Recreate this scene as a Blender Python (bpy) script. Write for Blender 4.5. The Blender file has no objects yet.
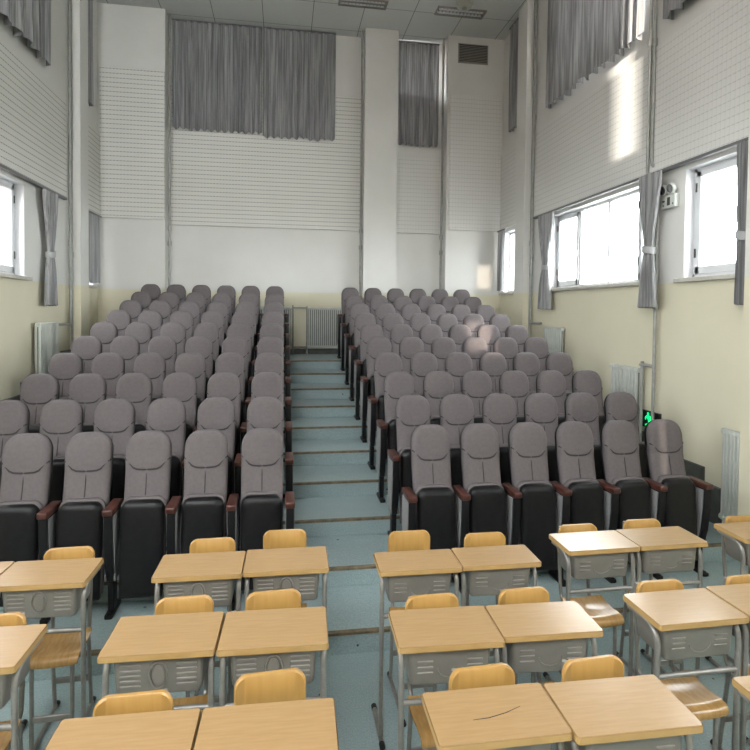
import bpy, bmesh, math, random
from mathutils import Matrix, Vector
random.seed(7)
PI = math.pi
sc = bpy.context.scene
COL = sc.collection

# ------------------------------------------------------------------ materials
def new_mat(name):
    m = bpy.data.materials.new(name); m.use_nodes = True
    nt = m.node_tree; nt.nodes.clear()
    out = nt.nodes.new('ShaderNodeOutputMaterial')
    p = nt.nodes.new('ShaderNodeBsdfPrincipled')
    nt.links.new(p.outputs[0], out.inputs[0])
    return m, nt, p, out

def N(nt, kind, **kw):
    n = nt.nodes.new(kind)
    for k, v in kw.items():
        if k == 'inp':
            for a, b in v.items(): n.inputs[a].default_value = b
        else: setattr(n, k, v)
    return n

def math_n(nt, op, a, b=None):
    n = nt.nodes.new('ShaderNodeMath'); n.operation = op
    for i, v in enumerate((a, b)):
        if v is None: continue
        if isinstance(v, (int, float)): n.inputs[i].default_value = v
        else: nt.links.new(v, n.inputs[i])
    return n.outputs[0]

def mixc(nt, fac, a, b, blend='MIX'):
    n = nt.nodes.new('ShaderNodeMix'); n.data_type = 'RGBA'; n.blend_type = blend
    for i, v in ((0, fac), (6, a), (7, b)):
        if isinstance(v, (int, float)): n.inputs[i].default_value = v
        elif isinstance(v, tuple): n.inputs[i].default_value = (*v, 1) if len(v) == 3 else v
        else: nt.links.new(v, n.inputs[i])
    return n.outputs[2]

def mat(name, c1, c2=None, scale=20, rough=.6, metal=0, bump=0, bscale=None, stretch=(1, 1, 1), spec=.5, coords='Object', contrast=(.35, .65), detail=3):
    m, nt, p, out = new_mat(name)
    p.inputs['Roughness'].default_value = rough; p.inputs['Metallic'].default_value = metal
    p.inputs['Specular IOR Level'].default_value = spec
    tc = N(nt, 'ShaderNodeTexCoord'); mp = N(nt, 'ShaderNodeMapping'); mp.inputs['Scale'].default_value = stretch
    nt.links.new(tc.outputs[coords], mp.inputs[0])
    nz = N(nt, 'ShaderNodeTexNoise', inp={'Scale': scale, 'Detail': detail})
    nt.links.new(mp.outputs[0], nz.inputs[0])
    mr = N(nt, 'ShaderNodeMapRange', inp={1: contrast[0], 2: contrast[1]})
    nt.links.new(nz.outputs[0], mr.inputs[0])
    nt.links.new(mixc(nt, mr.outputs[0], c1, c2 or c1), p.inputs['Base Color'])
    if bump:
        nb = N(nt, 'ShaderNodeTexNoise', inp={'Scale': bscale or scale * 3, 'Detail': 2})
        nt.links.new(mp.outputs[0], nb.inputs[0])
        b = N(nt, 'ShaderNodeBump', inp={'Strength': bump, 'Distance': .004})
        nt.links.new(nb.outputs[0], b.inputs['Height']); nt.links.new(b.outputs[0], p.inputs['Normal'])
    return m

M = {}
M['fabric'] = mat('seat_fabric', (.118, .104, .108), (.130, .115, .119), 60, .9, bump=.10, bscale=500, spec=.15)
M['seam'] = mat('seam_cord', (.045, .042, .045), None, 50, .9, spec=.1)
M['black'] = mat('black_plastic', (.005, .005, .006), (.008, .008, .009), 30, .40, bump=.06, bscale=300, spec=.25)
M['panel_fabric'] = mat('side_panel_fabric', (.20, .20, .205), (.23, .23, .235), 120, .85, spec=.15)
M['redwood'] = mat('red_brown_wood', (.045, .014, .010), (.075, .025, .017), 14, .35, stretch=(8, 1, 8))
M['maple'] = mat('maple_laminate', (.335, .21, .098), (.375, .24, .114), 8, .26, stretch=(1.5, 16, 6), bump=.02, bscale=60, contrast=(.3, .7), detail=5)
M['edge'] = mat('laminate_edge', (.39, .245, .09), (.43, .275, .105), 20, .35)
M['ply'] = mat('bent_plywood', (.385, .215, .06), (.425, .245, .072), 9, .32, stretch=(9, 2, 1), contrast=(.3, .7))
M['plyseat'] = mat('worn_plywood', (.32, .18, .062), (.42, .25, .09), 9, .22, stretch=(9, 2, 1), contrast=(.3, .7))
M['steel'] = mat('grey_painted_tube', (.21, .20, .185), (.25, .24, .22), 40, .33, metal=.35)
M['tray'] = mat('grey_moulded_tray', (.165, .152, .132), (.195, .18, .157), 12, .36, spec=.5)
M['rubber'] = mat('black_cap', (.012, .012, .012), None, 20, .6)
M['floor'] = None
M['nosing'] = mat('brown_nosing', (.10, .075, .045), (.19, .145, .085), 25, .5)
M['white'] = mat('white_frame', (.60, .61, .63), None, 10, .4)
M['stone'] = mat('sill_stone', (.44, .42, .38), (.52, .50, .46), 30, .5)
M['rad'] = mat('radiator_paint', (.46, .49, .45), (.52, .54, .50), 8, .45)
M['gap_shade'] = mat('radiator_gap_shade', (.13, .145, .13), (.17, .185, .165), 10, .6)  # dark paint standing in for shade between radiator fins
M['pipe'] = mat('pipe_paint', (.25, .255, .235), (.32, .32, .30), 14, .45)
M['darkskirt'] = mat('dark_skirting', (.055, .06, .055), (.085, .09, .08), 10, .55)
M['rail'] = mat('dark_rail', (.13, .13, .135), None, 10, .5)
M['tie'] = mat('tie_band', (.36, .36, .365), None, 40, .6)
M['lampshell'] = mat('lamp_shell', (.55, .57, .54), None, 10, .5)
M['chrome'] = mat('chrome', (.7, .7, .7), None, 10, .15, metal=1)
M['ventdark'] = mat('vent_dark', (.05, .05, .045), None, 10, .7)
M['ventslat'] = mat('vent_slat', (.25, .24, .21), None, 10, .5)
M['signblack'] = mat('sign_black', (.008, .010, .009), None, 10, .35)
M['fixture'] = mat('fixture_beige', (.33, .34, .29), (.42, .42, .37), 20, .5)
M['concrete'] = mat('outside_ground', (.35, .34, .32), (.45, .44, .42), 2, .9)

def floor_mat():
    m, nt, p, out = new_mat('teal_vinyl_floor')
    tc = N(nt, 'ShaderNodeTexCoord')
    a = N(nt, 'ShaderNodeTexNoise', inp={'Scale': 4, 'Detail': 6, 'Roughness': .65}); nt.links.new(tc.outputs['Object'], a.inputs[0])
    b = N(nt, 'ShaderNodeTexNoise', inp={'Scale': 130, 'Detail': 2}); nt.links.new(tc.outputs['Object'], b.inputs[0])
    c = mixc(nt, a.outputs[0], (.235, .315, .325), (.315, .395, .405))
    mr = N(nt, 'ShaderNodeMapRange', inp={1: .35, 2: .65, 3: .88, 4: 1.1}); nt.links.new(b.outputs[0], mr.inputs[0])
    cc = N(nt, 'ShaderNodeCombineColor'); [nt.links.new(mr.outputs[0], cc.inputs[i]) for i in range(3)]
    c2 = mixc(nt, 1.0, c, cc.outputs[0], 'MULTIPLY')
    v = N(nt, 'ShaderNodeTexVoronoi', inp={'Scale': 5.5}); nt.links.new(tc.outputs['Object'], v.inputs[0])
    spot = math_n(nt, 'LESS_THAN', v.outputs['Distance'], .045)
    c3 = mixc(nt, spot, c2, (.05, .06, .06))
    nt.links.new(c3, p.inputs['Base Color']); p.inputs['Roughness'].default_value = .38
    p.inputs['Specular IOR Level'].default_value = .4
    return m
M['floor'] = floor_mat()

def wall_mat():
    m, nt, p, out = new_mat('two_tone_wall_paint')
    g = N(nt, 'ShaderNodeNewGeometry'); s = N(nt, 'ShaderNodeSeparateXYZ'); nt.links.new(g.outputs['Position'], s.inputs[0])
    nz = N(nt, 'ShaderNodeTexNoise', inp={'Scale': 1.6, 'Detail': 5, 'Roughness': .6}); nt.links.new(g.outputs['Position'], nz.inputs[0])
    up = mixc(nt, nz.outputs[0], (.58, .575, .55), (.68, .675, .65))
    lo = mixc(nt, nz.outputs[0], (.60, .565, .43), (.69, .65, .51))
    f = math_n(nt, 'GREATER_THAN', s.outputs[2], 1.98)
    nt.links.new(mixc(nt, f, lo, up), p.inputs['Base Color']); p.inputs['Roughness'].default_value = .75
    p.inputs['Specular IOR Level'].default_value = .25
    nb = N(nt, 'ShaderNodeTexNoise', inp={'Scale': 160, 'Detail': 2}); nt.links.new(g.outputs['Position'], nb.inputs[0])
    b = N(nt, 'ShaderNodeBump', inp={'Strength': .12, 'Distance': .003}); nt.links.new(nb.outputs[0], b.inputs['Height']); nt.links.new(b.outputs[0], p.inputs['Normal'])
    return m
M['wall'] = wall_mat()

def acoustic_mat(name, line, base, dark, vert=0.0):
    # boards with a groove every 58 mm, the groove pierced by a row of slots
    m, nt, p, out = new_mat(name)
    g = N(nt, 'ShaderNodeNewGeometry'); s = N(nt, 'ShaderNodeSeparateXYZ'); nt.links.new(g.outputs['Position'], s.inputs[0])
    zf = math_n(nt, 'FRACT', math_n(nt, 'MULTIPLY', s.outputs[2], 1 / .0585))
    u = math_n(nt, 'ADD', s.outputs[0], s.outputs[1])
    uf = math_n(nt, 'FRACT', math_n(nt, 'MULTIPLY', u, 1 / .042))
    hl = math_n(nt, 'LESS_THAN', zf, line)
    dash = math_n(nt, 'LESS_THAN', uf, .55)
    hole = math_n(nt, 'MULTIPLY', hl, dash)
    nz = N(nt, 'ShaderNodeTexNoise', inp={'Scale': 2.2, 'Detail': 4}); nt.links.new(g.outputs['Position'], nz.inputs[0])
    b0 = mixc(nt, nz.outputs[0], base, tuple(x * 1.1 for x in base))
    c = mixc(nt, math_n(nt, 'MULTIPLY', hl, .35), b0, dark)
    c = mixc(nt, math_n(nt, 'MULTIPLY', hole, .62), c, dark)
    if vert: c = mixc(nt, math_n(nt, 'MULTIPLY', math_n(nt, 'LESS_THAN', uf, .14), vert), c, dark)
    nt.links.new(c, p.inputs['Base Color']); p.inputs['Roughness'].default_value = .7
    p.inputs['Specular IOR Level'].default_value = .25
    return m
M['acoustic'] = acoustic_mat('slotted_acoustic_board', .15, (.60, .595, .565), (.14, .14, .13))
M['acoustic_fine'] = acoustic_mat('fine_slotted_board', .13, (.61, .605, .585), (.42, .415, .40), .25)  # low groove contrast from glancing sunlight is put into these colours

def ceiling_mat():
    m, nt, p, out = new_mat('ceiling_tiles')
    g = N(nt, 'ShaderNodeNewGeometry'); s = N(nt, 'ShaderNodeSeparateXYZ'); nt.links.new(g.outputs['Position'], s.inputs[0])
    fx = math_n(nt, 'FRACT', math_n(nt, 'MULTIPLY', math_n(nt, 'ADD', s.outputs[0], 10.05), 1 / .65))
    fy = math_n(nt, 'FRACT', math_n(nt, 'MULTIPLY', math_n(nt, 'ADD', s.outputs[1], -.77 + 13), 1 / .65))
    l = math_n(nt, 'MAXIMUM', math_n(nt, 'LESS_THAN', fx, .014), math_n(nt, 'LESS_THAN', fy, .014))
    nz = N(nt, 'ShaderNodeTexNoise', inp={'Scale': 60, 'Detail': 3}); nt.links.new(g.outputs['Position'], nz.inputs[0])
    b0 = mixc(nt, nz.outputs[0], (.52, .53, .52), (.60, .61, .60))
    nt.links.new(mixc(nt, l, b0, (.16, .18, .17)), p.inputs['Base Color']); p.inputs['Roughness'].default_value = .85
    return m
M['ceiling'] = ceiling_mat()

def curtain_mat():
    m, nt, p, out = new_mat('grey_curtain_cloth')
    p.inputs['Roughness'].default_value = .42; p.inputs['Specular IOR Level'].default_value = .5
    g = N(nt, 'ShaderNodeTexCoord')
    mp = N(nt, 'ShaderNodeMapping'); mp.inputs['Scale'].default_value = (30, 30, 1); nt.links.new(g.outputs['Object'], mp.inputs[0])
    nz = N(nt, 'ShaderNodeTexNoise', inp={'Scale': 1.5, 'Detail': 3}); nt.links.new(mp.outputs[0], nz.inputs[0])
    mr = N(nt, 'ShaderNodeMapRange', inp={1: .38, 2: .62}); nt.links.new(nz.outputs[0], mr.inputs[0])
    c = mixc(nt, mr.outputs[0], (.22, .222, .228), (.40, .40, .405))
    nt.links.new(c, p.inputs['Base Color'])
    t = N(nt, 'ShaderNodeBsdfTranslucent'); nt.links.new(c, t.inputs[0])
    mx = N(nt, 'ShaderNodeMixShader', inp={0: .22}); nt.links.new(p.outputs[0], mx.inputs[1]); nt.links.new(t.outputs[0], mx.inputs[2])
    nt.links.new(mx.outputs[0], out.inputs[0])
    return m
M['curtain'] = curtain_mat()

def glass_mat():
    m, nt, p, out = new_mat('window_glass'); nt.nodes.remove(p)
    a = N(nt, 'ShaderNodeBsdfTransparent'); a.inputs[0].default_value = (.93, .95, .95, 1)
    b = N(nt, 'ShaderNodeBsdfGlossy'); b.inputs['Roughness'].default_value = .02
    f = N(nt, 'ShaderNodeFresnel', inp={0: 1.3})
    mx = N(nt, 'ShaderNodeMixShader'); gg = N(nt, 'ShaderNodeNewGeometry'); nt.links.new(math_n(nt, 'MULTIPLY', f.outputs[0], math_n(nt, 'SUBTRACT', 1.0, gg.outputs['Backfacing'])), mx.inputs[0]); nt.links.new(a.outputs[0], mx.inputs[1]); nt.links.new(b.outputs[0], mx.inputs[2])
    nt.links.new(mx.outputs[0], out.inputs[0])
    return m
M['glass'] = glass_mat()

def emit_mat(name, c, s):
    m, nt, p, out = new_mat(name)
    p.inputs['Base Color'].default_value = (*c, 1); p.inputs['Emission Color'].default_value = (*c, 1); p.inputs['Emission Strength'].default_value = s
    return m
M['green'] = emit_mat('green_sign_light', (.0, .85, .22), 1.0)

def brick_mat():
    m, nt, p, out = new_mat('red_brick')
    tc = N(nt, 'ShaderNodeTexCoord'); mp = N(nt, 'ShaderNodeMapping'); mp.inputs['Rotation'].default_value = (PI / 2, 0, PI / 2)
    g = N(nt, 'ShaderNodeNewGeometry'); s = N(nt, 'ShaderNodeSeparateXYZ'); nt.links.new(g.outputs['Position'], s.inputs[0])
    cb = N(nt, 'ShaderNodeCombineXYZ'); nt.links.new(s.outputs[1], cb.inputs[0]); nt.links.new(s.outputs[2], cb.inputs[1])
    b = N(nt, 'ShaderNodeTexBrick', inp={'Scale': 4.0, 'Color1': (.14, .075, .06, 1), 'Color2': (.17, .095, .08, 1), 'Mortar': (.16, .14, .125, 1), 'Mortar Size': .02})
    nt.links.new(cb.outputs[0], b.inputs[0]); nt.links.new(b.outputs[0], p.inputs['Base Color']); p.inputs['Roughness'].default_value = .9
    return m
M['brick'] = brick_mat()

# ------------------------------------------------------------------ mesh helpers
class MB:
    def __init__(self): self.bm = bmesh.new()
    def box(self, x0, x1, y0, y1, z0, z1, bev=0, seg=2, xf=None):
        bm = self.bm
        vs = [bm.verts.new((x, y, z)) for x in (x0, x1) for y in (y0, y1) for z in (z0, z1)]
        q = [(0, 1, 3, 2), (4, 6, 7, 5), (0, 4, 5, 1), (2, 3, 7, 6), (0, 2, 6, 4), (1, 5, 7, 3)]
        fs = [bm.faces.new([vs[i] for i in f]) for f in q]
        if xf is not None: bmesh.ops.transform(bm, matrix=xf, verts=vs)
        if bev:
            es = list({e for f in fs for e in f.edges})
            bmesh.ops.bevel(bm, geom=es, offset=bev, segments=seg, profile=.5, affect='EDGES', clamp_overlap=True)
        return self
    def tube(self, pts, r, n=8, cap=True, flat=1.0):
        bm = self.bm; pts = [Vector(p) for p in pts]; rings = []
        prev = None
        for i, p in enumerate(pts):
            if i == 0: d = pts[1] - p
            elif i == len(pts) - 1: d = p - pts[-2]
            else: d = (pts[i + 1] - p).normalized() + (p - pts[i - 1]).normalized()
            d.normalize()
            if prev is None:
                a = Vector((0, 0, 1)) if abs(d.z) < .9 else Vector((1, 0, 0))
                u = d.cross(a).normalized()
            else: u = (prev - d * prev.dot(d)).normalized()
            prev = u; v = d.cross(u)
            rr = r[i] if isinstance(r, (list, tuple)) else r
            rings.append([bm.verts.new(p + (u * math.cos(2 * PI * k / n) + v * flat * math.sin(2 * PI * k / n)) * rr) for k in range(n)])
        for a, b in zip(rings, rings[1:]):
            for k in range(n): bm.faces.new((a[k], a[(k + 1) % n], b[(k + 1) % n], b[k]))
        if cap: bm.faces.new(list(reversed(rings[0]))); bm.faces.new(rings[-1])
        return self
    def prism(self, poly, axis, a, b):
        """extrude a 2D polygon along axis 0/1/2 from a to b"""
        bm = self.bm
        def P(p, t):
            return {0: (t, p[0], p[1]), 1: (p[0], t, p[1]), 2: (p[0], p[1], t)}[axis]
        A = [bm.verts.new(P(p, a)) for p in poly]; B = [bm.verts.new(P(p, b)) for p in poly]
        bm.faces.new(A); bm.faces.new(list(reversed(B)))
        n = len(poly)
        for i in range(n): bm.faces.new((A[i], B[i], B[(i + 1) % n], A[(i + 1) % n]))
        return self
    def loft(self, rings, cap=True):
        bm = self.bm
        R = [[bm.verts.new(p) for p in r] for r in rings]; n = len(R[0])
        for a, b in zip(R, R[1:]):
            for k in range(n): bm.faces.new((a[k], a[(k + 1) % n], b[(k + 1) % n], b[k]))
        if cap: bm.faces.new(list(reversed(R[0]))); bm.faces.new(R[-1])
        return self
    def grid(self, P, thick=None):
        """P[i][j] points; solid sheet when thick = list of offset points with the same layout"""
        bm = self.bm; ni, nj = len(P), len(P[0])
        A = [[bm.verts.new(p) for p in r] for r in P]
        for i in range(ni - 1):
            for j in range(nj - 1): bm.faces.new((A[i][j], A[i + 1][j], A[i + 1][j + 1], A[i][j + 1]))
        if thick is not None:
            B = [[bm.verts.new(p) for p in r] for r in thick]
            for i in range(ni - 1):
                for j in range(nj - 1): bm.faces.new((B[i][j], B[i][j + 1], B[i + 1][j + 1], B[i + 1][j]))
            ring = [(i, 0) for i in range(ni)] + [(ni - 1, j) for j in range(1, nj)] + [(i, nj - 1) for i in range(ni - 2, -1, -1)] + [(0, j) for j in range(nj - 2, 0, -1)]
            for a, b in zip(ring, ring[1:] + ring[:1]):
                bm.faces.new((A[a[0]][a[1]], A[b[0]][b[1]], B[b[0]][b[1]], B[a[0]][a[1]]))
        return self
    def build(self, name, m, parent=None, smooth=False, loc=None, rotz=0):
        bm = self.bm
        bmesh.ops.recalc_face_normals(bm, faces=bm.faces)
        me = bpy.data.meshes.new(name); bm.to_mesh(me); bm.free()
        if smooth:
            me.polygons.foreach_set('use_smooth', [True] * len(me.polygons))
            try: me.set_sharp_from_angle(angle=math.radians(40))
            except Exception: pass
        o = bpy.data.objects.new(name, me); COL.objects.link(o)
        if m is not None: me.materials.append(M[m])
        if parent is not None: o.parent = parent
        if loc is not None: o.location = loc
        o.rotation_euler.z = rotz
        return o

def empty(name, loc=(0, 0, 0), rotz=0):
    o = bpy.data.objects.new(name, None); o.empty_display_size = .05; COL.objects.link(o)
    o.location = loc; o.rotation_euler.z = rotz
    return o
def tag(o, label=None, cat=None, group=None, kind=None):
    if label: o['label'] = label
    if cat: o['category'] = cat
    if group: o['group'] = group
    if kind: o['kind'] = kind
    return o
def kids(o): return [c for c in KIDS.get(o.name, [])]
KIDS = {}
def index_children(root):
    for c in COL.objects:
        if c.parent: KIDS.setdefault(c.parent.name, [])
    KIDS.clear()
    for c in COL.objects:
        if c.parent: KIDS.setdefault(c.parent.name, []).append(c)
def copy_tree(o, parent=None, tree=None):
    tree = tree or {}
    c = o.copy(); COL.objects.link(c); c.parent = parent
    for ch in KIDS.get(o.name, []): copy_tree(ch, c)
    return c
def struct(o, label, cat):
    return tag(o, label, cat, kind='structure')

def rrect(x0, x1, y0, y1, r, n=5):
    pts = []
    for cx, cy, a0 in ((x1 - r, y1 - r, 0), (x0 + r, y1 - r, 90), (x0 + r, y0 + r, 180), (x1 - r, y0 + r, 270)):
        for k in range(n + 1):
            a = math.radians(a0 + 90 * k / n); pts.append((cx + r * math.cos(a), cy + r * math.sin(a)))
    return pts

# ------------------------------------------------------------------ camera
CAMZ = 1.726
F, YAW, PITCH, ROLL, SHY = 563.8177, .16072, .02791, .01100, -48.07
cy_, sy_, cp_, sp_ = math.cos(YAW), math.sin(YAW), math.cos(PITCH), math.sin(PITCH)
fwd = Vector((sy_ * cp_, cy_ * cp_, -sp_)); right = Vector((cy_, -sy_, 0)); up = right.cross(fwd)
r2 = math.cos(ROLL) * right + math.sin(ROLL) * up; u2 = -math.sin(ROLL) * right + math.cos(ROLL) * up
cam = bpy.data.cameras.new('camera'); co = bpy.data.objects.new('camera', cam); COL.objects.link(co)
co.matrix_world = Matrix(((r2.x, u2.x, -fwd.x, 0), (r2.y, u2.y, -fwd.y, 0), (r2.z, u2.z, -fwd.z, CAMZ), (0, 0, 0, 1)))
cam.sensor_width = 36; cam.sensor_fit = 'HORIZONTAL'; cam.lens = F / 750 * 36
cam.shift_y = SHY / 750; cam.clip_start = .02; cam.clip_end = 200
sc.camera = co

# ------------------------------------------------------------------ room shell
LX, RX, BY, FY, CZ = -2.38, 3.10, 8.10, -1.6, 5.63
D, RISE, NY = .4706, .1104, 2.774
lev = lambda k: RISE * (k + 1)
nose = lambda k: NY + D * k

# stepped floor, one mesh
prof = [(FY - .2, -.12), (FY - .2, 0), (NY, 0)]
for k in range(10):
    prof.append((nose(k), lev(k)))
    prof.append((nose(k + 1) if k < 9 else BY + .2, lev(k)))
prof.append((BY + .2, -.12))
struct(MB().prism(prof, 0, LX - .2, RX + .2).build('floor', 'floor'), 'worn blue-green vinyl floor, flat in front and stepped under the rows', 'floor')
for k in range(10):
    b = MB(); b.box(LX, RX, nose(k) - .006, nose(k) + .022, lev(k) - .012, lev(k) + .0035, .002, 1)
    nth = ['lowest', 'second', 'third', 'fourth', 'fifth', 'sixth', 'seventh', 'eighth', 'ninth', 'topmost'][k]
    struct(b.build('trim_%d' % (k + 1), 'nosing'), 'brown nosing strip along the edge of the %s step' % nth, 'step nosing')

def wall_cells(along, t0, t1, z0, z1, lo, hi, openings):
    """a wall as one mesh: along='x' or 'y'; (lo,hi) its thickness range; openings (a0,a1,z0,z1)"""
    A = sorted({t0, t1, *[v for o in openings for v in o[:2]]}); Z = sorted({z0, z1, *[v for o in openings for v in o[2:]]})
    b = MB()
    for a0, a1 in zip(A, A[1:]):
        for c0, c1 in zip(Z, Z[1:]):
            ma, mc = (a0 + a1) / 2, (c0 + c1) / 2
            if any(o[0] < ma < o[1] and o[2] < mc < o[3] for o in openings): continue
            if along == 'y': b.box(lo, hi, a0, a1, c0, c1)
            else: b.box(a0, a1, lo, hi, c0, c1)
    bmesh.ops.remove_doubles(b.bm, verts=b.bm.verts, dist=1e-5)
    seen = {}
    for f in list(b.bm.faces):
        seen.setdefault(tuple(sorted(v.index for v in f.verts)), []).append(f)
    b.bm.verts.index_update()
    seen = {}
    for f in list(b.bm.faces): seen.setdefault(frozenset(v.index for v in f.verts), []).append(f)
    dead = [f for l in seen.values() if len(l) > 1 for f in l]
    bmesh.ops.delete(b.bm, geom=dead, context='FACES')
    return b

SZ0, SZ1 = 2.01, 2.87
UZ0, UZ1 = 4.35, 5.5
R_OPEN = [(4.50, 6.26, SZ0, SZ1), (3.36, 4.005, SZ0, SZ1), (7.15, 7.68, SZ0, SZ1), (-.9, .7, SZ0, SZ1)]
R_UP = [(4.6, 6.1, UZ0, UZ1)]
L_FILL_UP = [(-.9, .7, UZ0, UZ1)]  # unseen upper opening added on the left to brighten the right wall
L_OPEN = [(4.2, 5.71, SZ0, SZ1), (7.2, 7.62, SZ0, SZ1), (1.0, 2.7, SZ0, SZ1), (-.9, .7, SZ0, SZ1)]
TH = .16
struct(wall_cells('y', FY - .2, BY + .2, -.12, CZ + .1, RX, RX + TH, R_OPEN + R_UP).build('wall_right', 'wall'), 'right wall, white above and pale yellow below', 'wall')
struct(wall_cells('y', FY - .2, BY + .2, -.12, CZ + .1, LX - TH, LX, L_OPEN + L_FILL_UP).build('wall_left', 'wall'), 'left wall, white above and pale yellow below', 'wall')
struct(wall_cells('x', LX - TH, RX + TH, -.12, CZ + .1, BY, BY + .16, [(1.62, 2.20, 4.85, 5.5)]).build('wall_back', 'wall'), 'rear wall behind the top row, white with a yellow base', 'wall')
SUN_SLITS = [(1.395, 1.515, 3.2, 5.5), (.02, .33, 1.40, 1.66), (1.133, 1.195, .74, 1.10), (.36, .60, 2.12, 2.46)]  # unseen openings added to shape the sun streak and patches
F_FILL_WIN = [(-2.1, -.35, 3.5, 5.4)]  # unseen window added as fill for the rear wall and seats
struct(wall_cells('x', LX - TH, RX + TH, -.12, CZ + .1, FY - .16, FY, SUN_SLITS + F_FILL_WIN).build('wall_front', 'wall'), 'front wall behind the camera with openings added to let light in', 'wall')
struct(MB().box(LX - .2, RX + .2, FY - .2, BY + .2, CZ, CZ + .12).build('ceiling', 'ceiling'), 'grey-white square tile ceiling', 'ceiling')

for i, ((a, c_, e, f_), tv) in enumerate(zip(SUN_SLITS[1:], (.64, .53, .38))):  # tinted panes added in the slits to dim the sun patches
    tg, tnt, tp, tout = new_mat('sun_dimming_pane_%d' % i); tnt.nodes.remove(tp)
    tt = N(tnt, 'ShaderNodeBsdfTransparent'); tt.inputs[0].default_value = (tv, tv * .96, tv * .92, 1); tnt.links.new(tt.outputs[0], tout.inputs[0]); M['tinted%d' % i] = tg
    struct(MB().box(a, c_, FY - .09, FY - .085, e, f_).build('window_%d' % (10 + i), 'tinted%d' % i), 'added tinted pane, unseen behind the camera, dimming one sun patch', 'window')
BOXY = 7.80
struct(MB().box(LX, -1.55, BOXY, BY, 0, CZ).build('wall_rear_left_pier', 'wall'), 'wide projecting pier in the rear left corner', 'wall')
struct(MB().box(2.27, RX, BOXY, BY, 0, CZ).build('wall_rear_right_pier', 'wall'), 'wide projecting pier in the rear right corner with a vent', 'wall')
struct(MB().box(1.09, 1.557, BOXY, BY, 0, CZ).build('wall_rear_pillar', 'wall'), 'slim white pillar on the rear wall right of the aisle', 'pillar')
struct(MB().box(LX, LX + .12, 6.82, 7.08, 0, CZ).build('wall_left_column', 'wall'), 'white column on the left wall', 'column')
struct(MB().box(RX - .12, RX, 6.75, 7.03, 0, CZ).build('wall_right_column', 'wall'), 'white column on the right wall near the rear', 'column')
struct(MB().box(RX - .12, RX, 2.9, 3.27, 0, CZ).build('wall_right_near_column', 'wall'), 'column on the right wall at the picture edge', 'column')
struct(MB().box(LX, LX + .12, 2.9, 3.27, 0, CZ).build('wall_left_near_column', 'wall'), 'column on the left wall outside the view', 'column')

# acoustic boards
def board(nm, lab, x0, x1, y0, y1, z0, z1):
    struct(MB().box(x0, x1, y0, y1, z0, z1, .006, 1).build(nm, 'acoustic_fine' if 'right' in nm or 'narrow' in nm else 'acoustic'), lab, 'acoustic panel')
PZ0, PZ1 = 2.915, 3.97
board('wall_left_panel', 'white slotted acoustic boarding on left wall before the column', LX, LX + .035, 3.27, 6.66, PZ0, PZ1)
board('wall_left_rear_panel', 'narrow slotted acoustic boarding on left wall behind the column', LX, LX + .035, 7.08, BOXY - .03, PZ0, PZ1)
board('wall_right_panel', 'white slotted acoustic boarding on right wall over the windows', RX - .035, RX, 3.27, 6.65, PZ0, PZ1)
board('wall_right_rear_panel', 'narrow slotted acoustic boarding on right wall behind the column', RX - .035, RX, 7.03, BOXY - .03, PZ0, PZ1)
board('wall_rear_left_pier_panel', 'slotted acoustic boarding on the rear left pier', LX + .035, -1.55, BOXY - .03, BOXY, 2.895, 4.82)
board('wall_back_panel', 'large slotted acoustic boarding on the rear wall under the wide curtain', -1.55, 1.09, BY - .035, BY, 2.875, 4.77)
board('wall_back_narrow_panel', 'slotted acoustic boarding between pillar and right pier', 1.557, 2.27, BY - .035, BY, 2.865, 3.98)
board('wall_rear_right_pier_panel', 'slotted acoustic boarding on the rear right pier under the vent', 2.30, RX - .035, BOXY - .03, BOXY, 2.89, 4.80)

# skirting
def skirt(nm, lab, x0, x1, k0, y_first):
    b = MB()
    for k in range(k0, 10):
        y0 = y_first if k == k0 else nose(k)
        y1 = nose(k + 1) if k < 9 else BOXY
        b.box(x0, x1, y0, y1, lev(k), lev(k) + .265)
    struct(b.build(nm, 'darkskirt'), lab, 'skirting')
skirt('baseboard_right', 'dark stepped skirting along right wall beside the seats', RX - .03, RX, 1, 3.54)
skirt('baseboard_left', 'dark stepped skirting along left wall beside the seats', LX, LX + .03, 1, 3.54)
struct(MB().box(-1.55, 1.09, BY - .02, BY, lev(9), lev(9) + .07).build('baseboard_back', 'darkskirt'), 'dark skirting along the rear wall below the radiators', 'skirting')

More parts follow.
